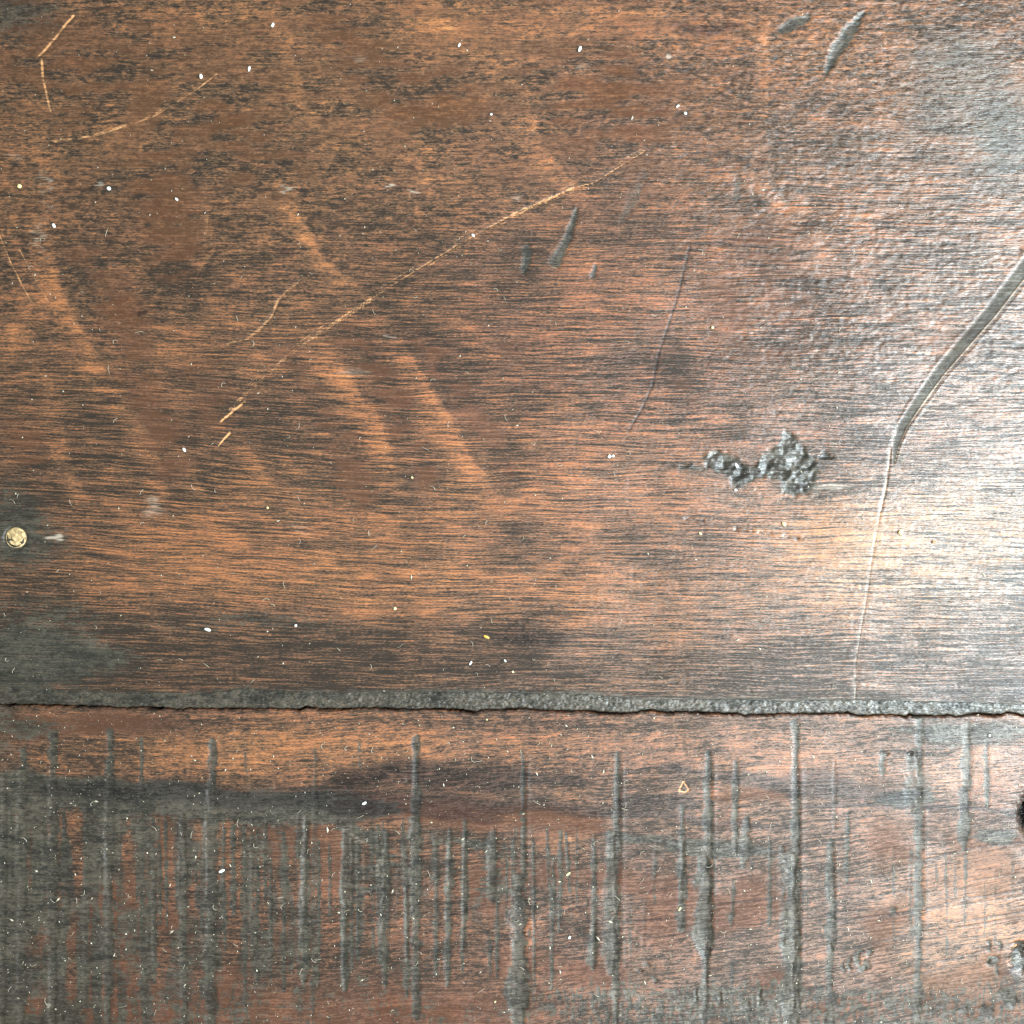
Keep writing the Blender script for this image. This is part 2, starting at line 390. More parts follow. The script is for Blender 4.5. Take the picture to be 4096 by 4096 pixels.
# dark blotches
for c, rx, ry, a in [((200, 2640), 300, 85, .8), ((60, 2640), 200, 110, .5), ((90, 2170), 190, 110, .62), ((60, 2000), 110, 90, .5),
                     ((700, 2500), 420, 50, .30), ((1170, 2330), 60, 60, .30), ((1250, 2480), 380, 60, .34), ((60, 60), 170, 90, .55),
                     ((100, 2450), 300, 110, .45), ((3900, 420), 330, 260, .50), ((3500, 1000), 240, 130, .22), ((4050, 700), 120, 220, .3),
                     ((3300, 560), 260, 120, .25), ((3750, 180), 200, 90, .25), ((900, 300), 200, 90, .15)]:
    s.blob('dirt', c, rx, ry, a, soft=1.2)
for c, rx, ry, a in [((2130, 2550), 190, 34, .7), ((2600, 2560), 160, 34, .35), ((1500, 2480), 500, 70, .3), ((2950, 2530), 120, 40, .35), ((1700, 2640), 700, 50, .22),
                     ((1650, 2050), 200, 60, .25), ((2500, 2700), 900, 40, .3), ((700, 2720), 600, 40, .3), ((570, 1265), 16, 14, 1.3), ((1160, 1000), 30, 16, .7),
                     ((1640, 680), 9, 14, 1.2), ((4000, 2760), 300, 60, .4), ((400, 640), 120, 40, .3), ((2830, 100), 130, 22, .9), ((2000, 2000), 90, 70, .3)]:
    s.blob('dark', c, rx, ry, a, soft=1.0)
# dark upright smears in the finish
def smear_dark(pts, w, a=1.0, dep=.25):
    s.stroke('dirt', pts, w, a, soft=.5, jag='l'); s.stroke('dark', pts, [x * .8 for x in w], a * .35, soft=.6, jag='l')
    s.stroke('h', pts, w, -dep * max(w) * PX, soft=.8, jag='l')
smear_dark(T(1, 0, (1320, 1170), (1275, 1320), (1205, 1445)), [9, 17, 24], .85, .15)
smear_dark(T(1, 0, (1055, 1380), (1035, 1490)), [20, 14], .8, .15)
smear_dark(T(1, 0, (1432, 1470), (1408, 1525)), [9, 12], .9)
smear_dark(T(1, 0, (1700, 960), (1640, 1080), (1580, 1220)), [18, 26, 12], .45, .05)
smear_dark(T(2, 0, (1035, 80), (965, 175), (895, 280), (850, 385)), [10, 28, 24, 10], 1.0, .2)
smear_dark(T(2, 0, (740, 90), (660, 130), (600, 170)), [14, 30, 18], .7, .1)
smear_dark(T(2, 0, (360, 980), (350, 1090)), [16, 20], .5, .06)
smear_dark(T(2, 0, (540, 1000), (620, 1130)), [14, 22], .4, .05)

# the long double scratch and the small ones
main = Fp((1218, 283), (1170, 312), (1120, 342), (1085, 352), (990, 392), (880, 450), (780, 512), (700, 562), (600, 628), (540, 672), (470, 732), (432, 775))
s.scratch(main, 3.2, 1.15, .5, .46, 4, 14, seed=1)
s.scratch(main[2:7], 3.0, 1.1, .5, .48, 5, 15, seed=2)
s.scratch(Fp((1085, 350), (990, 392), (950, 410)), 4, 1.35, .3, .4, 3, 8, seed=19)
s.scratch(Fp((1215, 284), (1150, 322)), 3.5, .9, .3, .45, 3, 5, seed=29)
s.scratch(main[7:], 3.0, 1.1, .35, .4, 4, 16, seed=3)
s.scratch(T(0, 1, (1355, 362), (1290, 415), (1222, 472)), 5, 1.7, .4, .30, 3, 6, seed=4)
s.scratch(T(0, 1, (1272, 525), (1235, 562), (1205, 598)), 6, 1.8, .5, .1, 2, 4, seed=5)
s.scratch(T(0, 0, (408, 92), (370, 132), (300, 222), (245, 285), (205, 322)), 9, 1.35, .3, .15, 2, 4, seed=6)
s.scratch(T(0, 0, (232, 330), (236, 420), (258, 520), (278, 605)), 8, 1.25, .3, .15, 2, 4, seed=7)
s.scratch(T(0, 0, (105, 1368), (158, 1480), (220, 1590), (268, 1672)), 4.5, 1.2, .4, .0, seed=8)
s.scratch(T(0, 0, (5, 1310), (60, 1450), (130, 1590), (178, 1670)), 5, 1.2, .3, .2, 2, 5, seed=9)
s.scratch(T(0, 0, (10, 1530), (50, 1590), (90, 1645)), 4, .6, .3, .3, seed=10)
s.scratch(T(0, 0, (1200, 405), (1080, 495), (980, 560)), 6, 1.2, .2, .1, seed=11)
s.scratch(T(0, 0, (920, 595), (850, 640), (700, 695), (500, 755), (160, 805)), 6, 1.1, .2, .45, 2, 5, seed=12)
s.scratch(T(0, 0, (575, 858), (604, 928)), 6, .8, .2, .1, seed=13)
s.scratch(T(0, 0, (1452, 1040), (1435, 1100)), 4, .6, .2, .2, seed=14)
s.scratch(T(0, 0, (1150, 1170), (1140, 1340)), 8, .75, .2, .3, 2, 4, seed=15)
s.scratch(T(0, 0, (1195, 1560), (1252, 1705)), 4, .6, .2, .35, seed=16)
s.scratch(T(0, 0, (370, 1245), (455, 1250)), 3, .8, .2, .2, seed=17)
s.scratch(T(0, 0, (445, 1215), (437, 1290)), 5, .75, .2, .2, seed=18)
s.scratch(T(0, 0, (1640, 1560), (1590, 1592), (1535, 1650), (1495, 1742), (1430, 1812), (1360, 1865), (1250, 1895)), 10, 1.0, .25, .35, 2, 4, seed=20)
s.scratch(T(1, 0, (1120, 50), (1080, 120), (1040, 190)), 10, .5, .2, .3, f='smear', seed=21)
s.scratch(T(1, 0, (940, 470), (900, 560)), 8, .4, .1, .3, f='smear', seed=22)
s.scratch(T(2, 0, (1722, 176), (1692, 214)), 5, 1.0, .2, .0, f='smear', seed=23)
s.scratch(T(2, 0, (1132, 860), (1110, 905)), 8, .7, .2, .0, f='smear', seed=24)
s.scratch(T(2, 0, (275, 600), (245, 700)), 6, .8, .3, .2, f='smear', seed=25)
s.scratch(T(2, 0, (1500, 1440), (1420, 1540)), 12, .5, .1, .2, f='smear', seed=26)
s.scratch(T(0, 1, (248, 395), (290, 372)), 4, .8, .2, .0, seed=27)
s.scratch(T(1, 1, (1040, 395), (1012, 490)), 5, .5, .2, .2, seed=28)
# pale rubbed patches
for c, rx, ry, a in [((155, 960), 20, 90, .55), ((175, 800), 22, 80, .40), ((175, 700), 22, 60, .35), ((610, 2030), 50, 40, .55), ((1200, 2100), 40, 60, .40),
                     ((1240, 1970), 30, 50, .3), ((1350, 300), 260, 60, .18), ((1480, 260), 120, 40, .16), ((430, 740), 22, 18, .7), ((1150, 760), 20, 16, .7),
                     ((1640, 765), 22, 10, .7), ((1550, 750), 12, 10, .9), ((2690, 220), 22, 14, .8), ((2360, 270), 30, 20, .5), ((2060, 790), 50, 24, .5),
                     ((1420, 1500), 60, 20, .5), ((1560, 1350), 20, 10, .6), ((2340, 1515), 60, 16, .45), ((50, 700), 30, 60, .3), ((1380, 230), 60, 16, .3), ((3700, 1850), 220, 60, .35),
                     ((3800, 1620), 180, 60, .35), ((3350, 1955), 110, 18, .65), ((30, 620), 60, 20, .4), ((200, 2140), 60, 30, .35), ((1850, 800), 70, 20, .3), ((210, 2145), 20, 10, .7)]:
    s.blob('smear', c, rx, ry, a, soft=1.3)
# incised dark hairline
hair = Fp((1302, 464), (1280, 555), (1262, 612), (1243, 668), (1232, 725), (1212, 770), (1192, 803), (1187, 813))
ix, off, r, al = s.path(hair, 4.6, jag='n')
brk = .75 + .5 * (vnoise(s.U[ix] / 14, s.V[ix] / 14, 2) - .5)
s.dark[ix] += np.exp(-(r / 1.0) ** 2) * 1.5 * brk; s.h[ix] -= np.exp(-(r / 1.1) ** 2) * 1.2 * PX * brk
s.dark[ix] += np.exp(-(r / 1.6) ** 2) * .3
# wide dent with its pressed ridge
g = Fp((1992, 428), (1934, 506), (1870, 590), (1813, 656), (1774, 702), (1733, 760), (1705, 803), (1692, 840), (1687, 872))
ix, off, r, al = s.path(g, [33, 31, 29, 27, 25, 23, 20, 14, 6], jag='n')
o_ = r * np.sign(off); o_ = o_ if True else o_
prof = (1 - sstep(.65, 1.15, r))
s.h[ix] -= prof * 3.2 * PX
s.film[ix] += prof * .7; s.dirt[ix] += prof * .78; s.wear[ix] -= prof * .15; s.hue[ix] -= prof * .2
s.dirt[ix] += .5 * np.exp(-((o_ + 1.12) / .16) ** 2) * (1 - sstep(.7, .8, al)); s.h[ix] -= 1.8 * PX * np.exp(-((o_ + 1.12) / .2) ** 2) * (1 - sstep(.7, .8, al))
rd = np.exp(-((o_ + .82) / .12) ** 2)                # thin ridge inside the groove, toward its lower right
s.h[ix] += rd * 2.4 * PX * (1 - sstep(.93, 1.0, al)); s.smear[ix] += rd * .85; s.dirt[ix] -= rd * .5
s.h[ix] += np.exp(-((r - 1.3) / .3) ** 2) * 1 * PX
thin = T(2, 1, (1232, 480), (1212, 560), (1190, 650), (1175, 770), (1158, 870), (1138, 960))
s.scratch(thin, 7, 1.6, .5, .10, f='smear', seed=31); s.scratch(thin, 5, .8, .5, .2, f='pale', seed=31)
s.scratch(T(2, 1, (1138, 960), (1102, 1150), (1075, 1330), (1060, 1450), (1030, 1620), (1005, 1790), (1000, 1932)) + T(2, 2, (1000, 140)), 4.5, 1.5, .6, .25, f='smear', seed=32)
s.scratch(T(2, 1, (1050, 1600), (1020, 1780), (1012, 1932)), 4, .5, .4, .35, f='smear', seed=33)
for p, a in [(T(2, 1, (60, 1000), (165, 1012)), 1.2), (T(2, 1, (340, 1052), (425, 1062)), 1.2), (T(2, 1, (470, 1072), (535, 1080)), 1.0), (T(2, 1, (610, 1092), (690, 1108)), 1.4), (T(2, 1, (165, 1012), (340, 1052)), .6)]:
    ix, m = s.stroke('dark', p, 6, a * .5, soft=1, jag='l'); s.h[ix] -= m * 5 * PX
# little dents and pits toward the right
rr = random.Random(5)
for kk in range(150):
    c = (rr.uniform(2700, 4090), rr.uniform(0, 1700)); 
    ix = s._sel([c], 60); d2 = ((s.U[ix] - c[0]) / rr.uniform(10, 26)) ** 2 + ((s.V[ix] - c[1]) / rr.uniform(5, 11)) ** 2
    s.h[ix] -= np.exp(-d2) * rr.uniform(.6, 2) * PX
# burnt, pitch-filled dent
def poly_dist(U, V, P):
    P = np.array(P); ins = np.zeros(U.shape, bool); best = np.full(U.shape, 1e9); n = len(P)
    for i in range(n):
        a, b = P[i], P[(i + 1) % n]
        c = ((a[1] > V) != (b[1] > V)); x = (b[0] - a[0]) * (V - a[1]) / (b[1] - a[1] + 1e-9) + a[0]
        ins ^= c & (U < x)
        d = b - a; t = np.clip(((U - a[0]) * d[0] + (V - a[1]) * d[1]) / (d @ d), 0, 1)
        best = np.minimum(best, np.hypot(U - a[0] - t * d[0], V - a[1] - t * d[1]))
    return np.where(ins, best, -best)
lump = T(2, 1, (160, 655), (235, 635), (290, 650), (345, 672), (400, 722), (450, 712), (500, 660), (560, 620), (605, 575), (618, 530), (650, 540), (690, 590), (735, 640), (800, 725), (780, 775), (735, 850), (670, 862), (625, 850), (590, 790), (520, 755), (450, 765), (400, 800), (345, 822), (318, 800), (325, 755), (255, 735), (190, 705))
ix = s._sel([(2980, 1850)], 420)
Uj = U[ix] + 22 * (fbm(U[ix] / 24, V[ix] / 24, 3, 3) - .5) + 8 * (vnoise(U[ix] / 9, V[ix] / 9, 31) - .5); Vj = V[ix] + 22 * (fbm(U[ix] / 24, V[ix] / 24, 8, 3) - .5)
d = poly_dist(Uj, Vj, lump)
d = np.maximum(d, 16 - np.hypot(Uj - 3300, (Vj - 1826) * 1.5))
d = np.maximum(d, 8 - np.hypot((Uj - 2760) * .5, (Vj - 1868) * 1.5))
m = sstep(-20, 12, d)
s.dirt[ix] += m * .85; s.dark[ix] += m * .45; s.smear[ix] += .5 * m * sstep(.55, .7, fbm(U[ix] / 16, V[ix] / 16, 19, 2)) * sstep(3040, 3140, U[ix])  # smear flecks here paint glints onto the dent's right part
s.h[ix] += m * (-5 + 24 * (fbm(U[ix] / 34, V[ix] / 30, 9, 2) - .45) + 2 * (vnoise(U[ix] / 9, V[ix] / 9, 77) - .5)) * PX
s.dirt[ix] += .22 * sstep(-70, 0, d)
# the board's lower arris, dropped a little and darkened
de = (stripV(U) - V)
s.dark += .3 * np.exp(-np.clip(de, 0, None) / 30.); s.dirt += .75 * np.exp(-np.clip(de, 0, None) / 13.) ; s.h -= 3 * PX * np.exp(-np.clip(de, 0, None) / 9.)
# plug socket and lump bedding
dd = np.hypot(U - 62, V - 2152); s.h -= 6 * PX * np.exp(-((dd - 44) / 6) ** 2); s.dirt += 1.0 * np.exp(-((dd - 48) / 16) ** 2)

def grainflow_up(U, V):
    a = -62 * np.tanh((U - 800) / 800) * np.exp(-((V - 1950) / 750) ** 2) + .012 * np.clip(U - 2600, 0, None) * 0
    wv = 26 * (fbm(U / 520, V / 160, 61, 2) - .5) + 9 * (fbm(U / 140, V / 50, 63, 2) - .5)
    return U, V + a + wv
fu = grainflow_up(up.U, up.V)

# =================================================================== LOWER BOARD
s = lo; U, V = s.U, s.V
s.line += .55 + .25 * (fbm(U / 300, V / 160, 71) - .5)
s.wear += .32 + .24 * (fbm(s.Uw / 240, s.Vw / 130, 72, 3) - .5)
s.hue += .72 + .3 * (fbm(U / 300, V / 160, 73) - .5) + .2 * sstep(3250, 3600, V)
s.film += .28 + .5 * sstep(.5, .75, fbm(U / 220, V / 130, 74, 2)) * sstep(3200, 3350, V)
s.h += 10 * PX * (fbm(U / 300, V / 260, 75, 2) - .5) + .8 * PX * (fbm(U / 26, V / 20, 76, 2) - .5)
for c, rx, ry, a in [((1500, 2970), 900, 60, .18), ((2600, 2990), 700, 70, .12), ((1000, 3060), 400, 50, .20), ((3150, 3080), 280, 60, .14), ((3900, 3060), 220, 90, .25),
                     ((3450, 3290), 260, 50, .10), ((3900, 3600), 300, 200, .25), ((2250, 3360), 120, 40, .30), ((1000, 3560), 60, 140, .12), ((2100, 3680), 60, 60, .25),
                     ((800, 3370), 90, 80, .15), ((300, 3300), 40, 60, .2)]:
    s.blob('wear', c, rx, ry, a, soft=1.3)
s.blob('hue', (3900, 3700), 400, 300, -.5); s.blob('hue', (1000, 3020), 700, 90, -.25)
# dark bands running with the grain
for p, w, a in [(Fp((90, 1492), (300, 1494), (520, 1508), (700, 1515), (950, 1520), (1200, 1535), (1500, 1560)), [34, 44, 40, 44, 36, 16, 8], .85),
                (T(1, 2, (0, 580), (300, 530), (600, 580), (900, 580), (1120, 590), (1370, 590)), [40, 58, 52, 40, 20, 14], .95),
                (T(1, 2, (1180, 590), (1370, 592)), 14, 1.1), (T(1, 2, (1560, 705), (1932, 715)), [22, 28], .8), (T(2, 2, (0, 720), (100, 705)), 24, .8),
                (T(2, 2, (210, 555), (420, 590), (640, 620)), [18, 32, 30], .95), (T(2, 2, (700, 590), (900, 620), (1100, 650), (1320, 660)), [46, 40, 34, 24], .75),
                (T(2, 2, (1390, 722), (1600, 730), (1932, 735)), [9, 12, 10], .9), (T(2, 2, (700, 715), (1000, 712), (1340, 722)), [8, 8, 8], .9),
                (T(2, 2, (0, 530), (140, 525)), 9, .8), (T(1, 2, (1560, 545), (1932, 535)), 7, .8), (T(2, 2, (420, 500), (650, 485)), 7, .6), (T(2, 2, (850, 455), (1330, 430)), 6, .5),
                (T(1, 2, (0, 740), (500, 770), (900, 800)), [36, 30, 14], .5)]:
    s.stroke('dark', p, w, a * 1.0, soft=.9)
s.stroke('film', T(1, 2, (0, 740), (500, 770), (1000, 790), (1400, 830)), 45, .8)
s.stroke('dirt', T(0, 2, (0, 670), (900, 690), (1900, 745)) + T(1, 2, (300, 760)), [60, 60, 64, 30], .72, soft=.7)
s.stroke('dirt', T(1, 2, (0, 820), (60, 840), (250, 960), (270, 1150), (90, 1250)), [22, 20, 14, 16, 8], .8, soft=.8)
s.stroke('dirt', T(1, 2, (640, 900), (850, 950), (860, 1200)), [8, 24, 34], .7, soft=.9)
s.stroke('dirt', T(1, 2, (1550, 880), (1900, 930)) + T(2, 2, (150, 960), (350, 990)), [14, 18, 30, 26], .6, soft=.9)
s.stroke('film', T(2, 2, (250, 680), (600, 670)), 24, .5)
s.blob('film', (300, 2900), 330, 50, .8); s.blob('dirt', (200, 2900), 280, 40, .35); s.blob('dark', (500, 2905), 260, 40, .45)
s.blob('dirt', (3150 - 200, 3400), 150, 36, .75); s.blob('dirt', (2720, 3390), 60, 24, .6); s.blob('dirt', (3300, 3170), 350, 40, .25)
s.blob('dirt', (3880, 2930), 260, 60, .65); s.blob('dirt', (3650, 3190), 110, 30, .7); s.blob('dirt', (4000, 3350), 90, 34, .8); s.blob('dirt', (3660, 3130), 60, 60, .5)
s.blob('dirt', (250, 3140), 320, 50, .5)
# grey filth over the left end, lying in upright streaks
colm = sstep(.34, .58, fbm(U / 34, V / 420, 83, 3))
s.dirt += .13 * (1 - sstep(1100, 2000, U)) * sstep(3100, 3350, V) + .50 * (1 - sstep(100, 1500, U + 260 * (fbm(U / 160, V / 420, 81) - .5))) * (.18 + 1.0 * colm) * sstep(3080, 3300, V) + .30 * (1 - sstep(20, 260, U))
s.dirt += .42 * sstep(.46, .66, fbm(U / 34, V / 190, 83, 3)) * sstep(3240, 3360, V) * (1 - sstep(3500, 3950, V) * .5) * (1 - .75 * sstep(1500, 3000, U))
s.dirt += .20 * sstep(.5, .7, fbm(U / 150, V / 60, 84, 3))
# bright islands between the kerfs at the left (worn through)
for c, rx, ry, a in [((300, 3330), 18, 90, .6), ((310, 3540), 14, 80, .35), ((505, 3420), 24, 70, .5), ((660, 3400), 34, 110, .5), ((925, 3430), 34, 140, .6), ((665, 3680), 40, 170, .5),
                     ((790, 3580), 30, 90, .45), ((530, 3560), 30, 60, .4), ((920, 3700), 40, 180, .5), ((150, 3360), 30, 70, .3), ((390, 3400), 14, 110, .3), ((510, 3850), 50, 150, .35),
                     ((590, 3500), 9, 160, .35), ((1320, 3600), 44, 260, .45), ((310, 3700), 20, 60, .3), ((530, 3080), 40, 50, .4), ((750, 3060), 80, 50, .4), ((240, 3050), 90, 50, .3),
                     ((60, 3960), 40, 60, .5), ((120, 4030), 60, 40, .4)]:
    s.blob('dirt', c, rx, ry, -a, soft=.9, jag='l')
# kerfs: tile, x, y top, y bottom, width, dirt
for i, x, a, b, w, d in [
    (0, 20, 560, 1932, 46, .8), (0, 125, 420, 1932, 60, .85), (0, 290, 340, 1932, 60, .8), (0, 350, 760, 1700, 26, .8), (0, 475, 740, 1800, 36, .95), (0, 605, 330, 1932, 58, .95),
    (0, 780, 360, 1932, 34, .95), (0, 845, 800, 1700, 34, .9), (0, 1005, 780, 1932, 44, .95), (0, 1172, 375, 1932, 66, 1.0), (0, 1348, 800, 1900, 26, .95), (0, 1420, 860, 1700, 26, .9),
    (0, 1570, 880, 1750, 34, .95), (0, 1690, 820, 1700, 50, .8), (0, 1900, 860, 1750, 36, 1.0), (0, 1740, 420, 1932, 34, .55), (0, 1350, 440, 560, 16, .6),
    (1, 42, 870, 1750, 42, 1.0), (1, 112, 900, 1570, 20, 1.0), (1, 270, 870, 1720, 44, .95), (1, 378, 1180, 1600, 20, .9), (1, 432, 350, 1900, 50, .95), (1, 620, 860, 1720, 44, 1.0),
    (1, 697, 980, 1650, 15, .9), (1, 858, 880, 1250, 60, .85), (1, 882, 1240, 1680, 24, 1.0), (1, 840, 1440, 1660, 22, .8), (1, 1024, 440, 1200, 26, .95), (1, 1000, 1120, 1990, 92, 1.0),
    (1, 1192, 1020, 1740, 24, 1.0), (1, 1265, 880, 1130, 20, .9), (1, 1418, 880, 1640, 32, .95), (1, 1415, 1390, 1620, 50, .9), (1, 1545, 440, 1950, 38, 1.0), (1, 1510, 880, 1650, 66, .75),
    (1, 1905, 740, 1420, 34, .9), (1, 1760, 950, 1150, 20, .6), (1, 120, 380, 520, 16, .6), (1, 1700, 1240, 1500, 12, .4),
    (2, 50, 930, 1420, 36, .9), (2, 192, 440, 1700, 44, 1.0), (2, 165, 1020, 1530, 90, .95), (2, 345, 490, 980, 36, .95), (2, 402, 800, 1060, 56, .85), (2, 330, 1150, 1400, 26, .8),
    (2, 530, 900, 1390, 24, .9), (2, 672, 270, 1980, 52, 1.0), (2, 645, 1020, 1932, 92, .95), (2, 868, 930, 1520, 44, 1.0), (2, 860, 1500, 1980, 44, .7), (2, 965, 760, 1150, 26, .75),
    (2, 1150, 420, 560, 34, .8), (2, 1358, 230, 1980, 46, .95), (2, 1320, 420, 760, 72, .6), (2, 1622, 280, 970, 56, .9), (2, 1618, 940, 1400, 16, .7), (2, 1728, 380, 740, 26, .85),
    (2, 325, 1590, 1932, 14, .9), (2, 1308, 980, 1450, 20, .55), (2, 890, 480, 860, 26, .45), (2, 175, 1500, 1932, 44, .85), (2, 600, 950, 1500, 40, .5), (2, 1440, 1450, 1640, 9, .3)]:
    X = OX[i] + x * .72464
    rr = random.Random(int(X)); big = w > 40
    s.cut(X, 2696 + a * .72464, 2696 + b * .72464, w * .72464 * 1.2, min(1., d * 1.1), .17 if (big or i > 0) else .10, X + rr.uniform(-12, 8), .25 if a > 300 else .6)
# many faint kerfs between them
rr = random.Random(31)
for kk in range(58):
    x = rr.uniform(0, 1) ** .8 * 2300; a = rr.uniform(3240, 3420); b = a + rr.uniform(160, 620)
    s.cut(x, a, b, rr.uniform(9, 26), rr.uniform(.75, 1.0), .15, x + rr.uniform(-9, 9))
rr = random.Random(12)
for kk in range(70):
    x = rr.uniform(0, 4096); a = rr.uniform(3300, 3600); b = a + rr.uniform(80, 420)
    s.cut(x, a, b, rr.uniform(6, 13), rr.uniform(.35, .7), .12)
# raised lips right of the strong kerfs
for i, x, a, b in [(1, 1575, 500, 1600), (2, 225, 500, 1500), (2, 708, 500, 1600), (1, 1050, 500, 1150), (2, 1395, 760, 1400), (2, 900, 980, 1480)]:
    ix, off, r, al = s.path(T(i, 2, (x, a), (x, b)), 9, jag='n'); s.h[ix] += np.exp(-r ** 2) * 1.2 * PX
# drying cracks that rise to the right
for p, w in [(T(2, 2, (700, 1197), (850, 1182), (930, 1165), (1150, 1108)), 6), (T(2, 2, (1380, 1035), (1600, 975), (1740, 950), (1932, 930)), 6), (T(2, 2, (210, 1278), (400, 1258), (590, 1235)), 5),
             (T(2, 2, (710, 1352), (900, 1315), (1100, 1288)), 4), (T(2, 2, (1130, 1350), (1350, 1310), (1600, 1270), (1932, 1225)), 4), (T(2, 2, (900, 1370), (1300, 1310)), 5),
             (T(2, 2, (1380, 1300), (1600, 1240), (1932, 1195)), 5), (T(2, 2, (1560, 1370), (1932, 1310)), 5), (T(2, 2, (1400, 1430), (1932, 1340)), 4), (T(2, 2, (1650, 1140), (1932, 1100)), 4),
             (T(2, 2, (1000, 1510), (1330, 1430)), 5), (T(1, 2, (1600, 1225), (1932, 1160)), 5), (T(1, 2, (1200, 1320), (1400, 1275)), 7), (T(1, 2, (80, 1240), (240, 1190)), 8), (T(1, 2, (600, 1340), (820, 1270)), 5),
             (T(1, 2, (1590, 1370), (1850, 1350)), 6), (T(1, 2, (820, 1520), (940, 1490)), 6), (T(1, 2, (1200, 1440), (1390, 1400)), 4), (T(1, 2, (1590, 1480), (1900, 1440)), 4),
             (T(2, 2, (1430, 1590), (1932, 1480)), 4), (T(2, 2, (740, 860), (1100, 780)), 3), (T(2, 2, (200, 1700), (700, 1620)), 3), (T(2, 2, (1050, 1720), (1500, 1620)), 4), (T(2, 2, (1060, 1240), (1300, 1190)), 5)]:
    ix, off, r, al = s.path(p, w * .9, jag='n')
    br = sstep(.30, .5, vnoise(s.U[ix] / 22, s.V[ix] / 9, 14) + .25)
    m = np.exp(-(r + .7 * (vnoise(s.U[ix] / 9, s.V[ix] / 6, 17) - .5)) ** 2) * br
    s.dark[ix] += m * .9; s.h[ix] -= m * 1.6 * PX
# hammered little blocks near the lower right
for x, y, w, hgt in [(1010, 1570, 22, 60), (1060, 1610, 24, 44), (1082, 1535, 24, 34), (1035, 1625, 34, 34), (968, 1600, 16, 60), (938, 1620, 14, 40), (1030, 1530, 22, 18), (840, 1900, 14, 60), (250, 1790, 14, 60),
                     (480, 1780, 16, 80), (120, 1770, 12, 60), (1790, 1640, 18, 40), (400, 1840, 40, 60), (1740, 1500, 14, 60), (1800, 1500, 12, 50)]:
    (cx, cy), = T(2, 2, (x, y))
    ix = s._sel([(cx, cy)], 100)
    r = np.maximum(abs(s.Ul[ix] - cx) / (w * .5), abs(s.Vl[ix] - cy) / (hgt * .45))
    m = 1 - sstep(.75, 1.15, r)
    s.h[ix] -= m * 4 * PX; s.dirt[ix] = np.maximum(s.dirt[ix], m * .85)
# crust of short upright marks along the bottom
mt = sstep(3880, 4010, V + 120 * (fbm(U / 200, V / 120, 91) - .5)) * sstep(1900, 2600, U)
cr = .6 * fbm(U / 9, V / 30, 92, 3) + .4 * fbm(U / 26, V / 12, 94, 3)
s.dirt += mt * (.25 + 1.0 * sstep(.49, .57, cr)); s.h -= mt * sstep(.47, .58, cr) * 1.5 * PX
mt2 = sstep(3850, 4040, V) * (1 - sstep(1900, 2400, U)); s.film += mt2 * .5; s.dirt += mt2 * .25 * sstep(.5, .65, cr)
# white rubbed edges, plus pale sheen blotches painted into the colour
for c, rx, ry, a, ang in [((1125, 3600), 22, 40, .75, 0), ((1100, 3700), 40, 26, .6, 0), ((1190, 3690), 20, 44, .65, 0), ((1515, 3480), 12, 60, .8, 0), ((1450, 3370), 60, 8, .7, 30),
                      ((1590, 3570), 18, 20, .7, 0), ((1950, 3440), 14, 50, .5, 0), ((2540, 3860), 30, 14, .7, 0), ((2630, 3390), 30, 20, .8, 0), ((2655, 3430), 14, 24, .7, 0), ((1390, 3330), 40, 16, .6, 20),
                      ((960, 3330), 26, 8, .6, 20), ((1090, 3310), 30, 14, .5, 0), ((2800, 3400), 40, 18, .7, 0), ((1620, 3120), 12, 14, .8, 0), ((1800, 3100), 60, 10, .3, 0), ((780, 3900), 40, 60, .3, 0),
                      ((190, 4030), 7, 22, 1.0, 0), ((2010, 3490), 22, 60, .4, 0), ((4010, 3365), 50, 26, .7, 0), ((3900, 3800), 200, 90, .25, 0), ((2480, 3440), 12, 20, .4, 0), ((760, 4020), 60, 20, .35, 0)]:
    s.blob('smear', c, rx, ry, a * .62, ang=ang, soft=1.5, jag='l')
s.scratch(T(1, 2, (250, 690), (480, 732), (840, 777), (1100, 815), (1350, 862)), 3.4, .8, .3, .30, seed=51)
s.scratch(T(1, 2, (1480, 868), (1720, 920)), 3.2, .6, .3, .3, seed=52)
for kk, (a, b, c, d) in enumerate([(1150, 890, 1260, 930), (1170, 930, 1330, 900), (1240, 880, 1350, 950), (1230, 870, 1320, 930), (1150, 960, 1300, 930), (1270, 910, 1350, 900), (1160, 910, 1200, 960)]):
    s.scratch(T(1, 2, (a, b), (c, d)), 5, .8, .3, .25, seed=60 + kk)
for p in [((1560, 830), (1600, 890), (1650, 950)), ((1650, 1040), (1665, 1120)), ((1300, 1330), (1330, 1400))]:
    s.scratch(T(1, 2, *p), 3, .6, .2, .2, seed=70)
s.scratch(T(2, 2, (1075, 1410), (1085, 1470), (1110, 1530)), 4, .6, .3, .2, seed=71); s.scratch(T(2, 2, (1405, 1490), (1425, 1590)), 4, .7, .4, .1, seed=72, f='smear')
s.scratch(T(2, 2, (60, 1470), (90, 1520)), 3, .7, .3, .1, seed=73); s.scratch(T(2, 2, (1070, 1790), (1230, 1930)), 4, .6, .3, .3, seed=74)
s.scratch(T(2, 2, (440, 1270), (490, 1340)), 4, .5, .3, .2, seed=75)
# tiny triangular chip
tri = T(2, 2, (52, 595), (82, 640), (62, 655), (28, 645), (52, 595))
s.stroke('pale', tri, 4.5, .6, soft=.8, jag='n')
ix, m = s.stroke('h', tri, 5, -1 * PX, soft=.8, jag='n')
s.blob('dark', (2735, 3160), 10, 8, .8, jag='l')
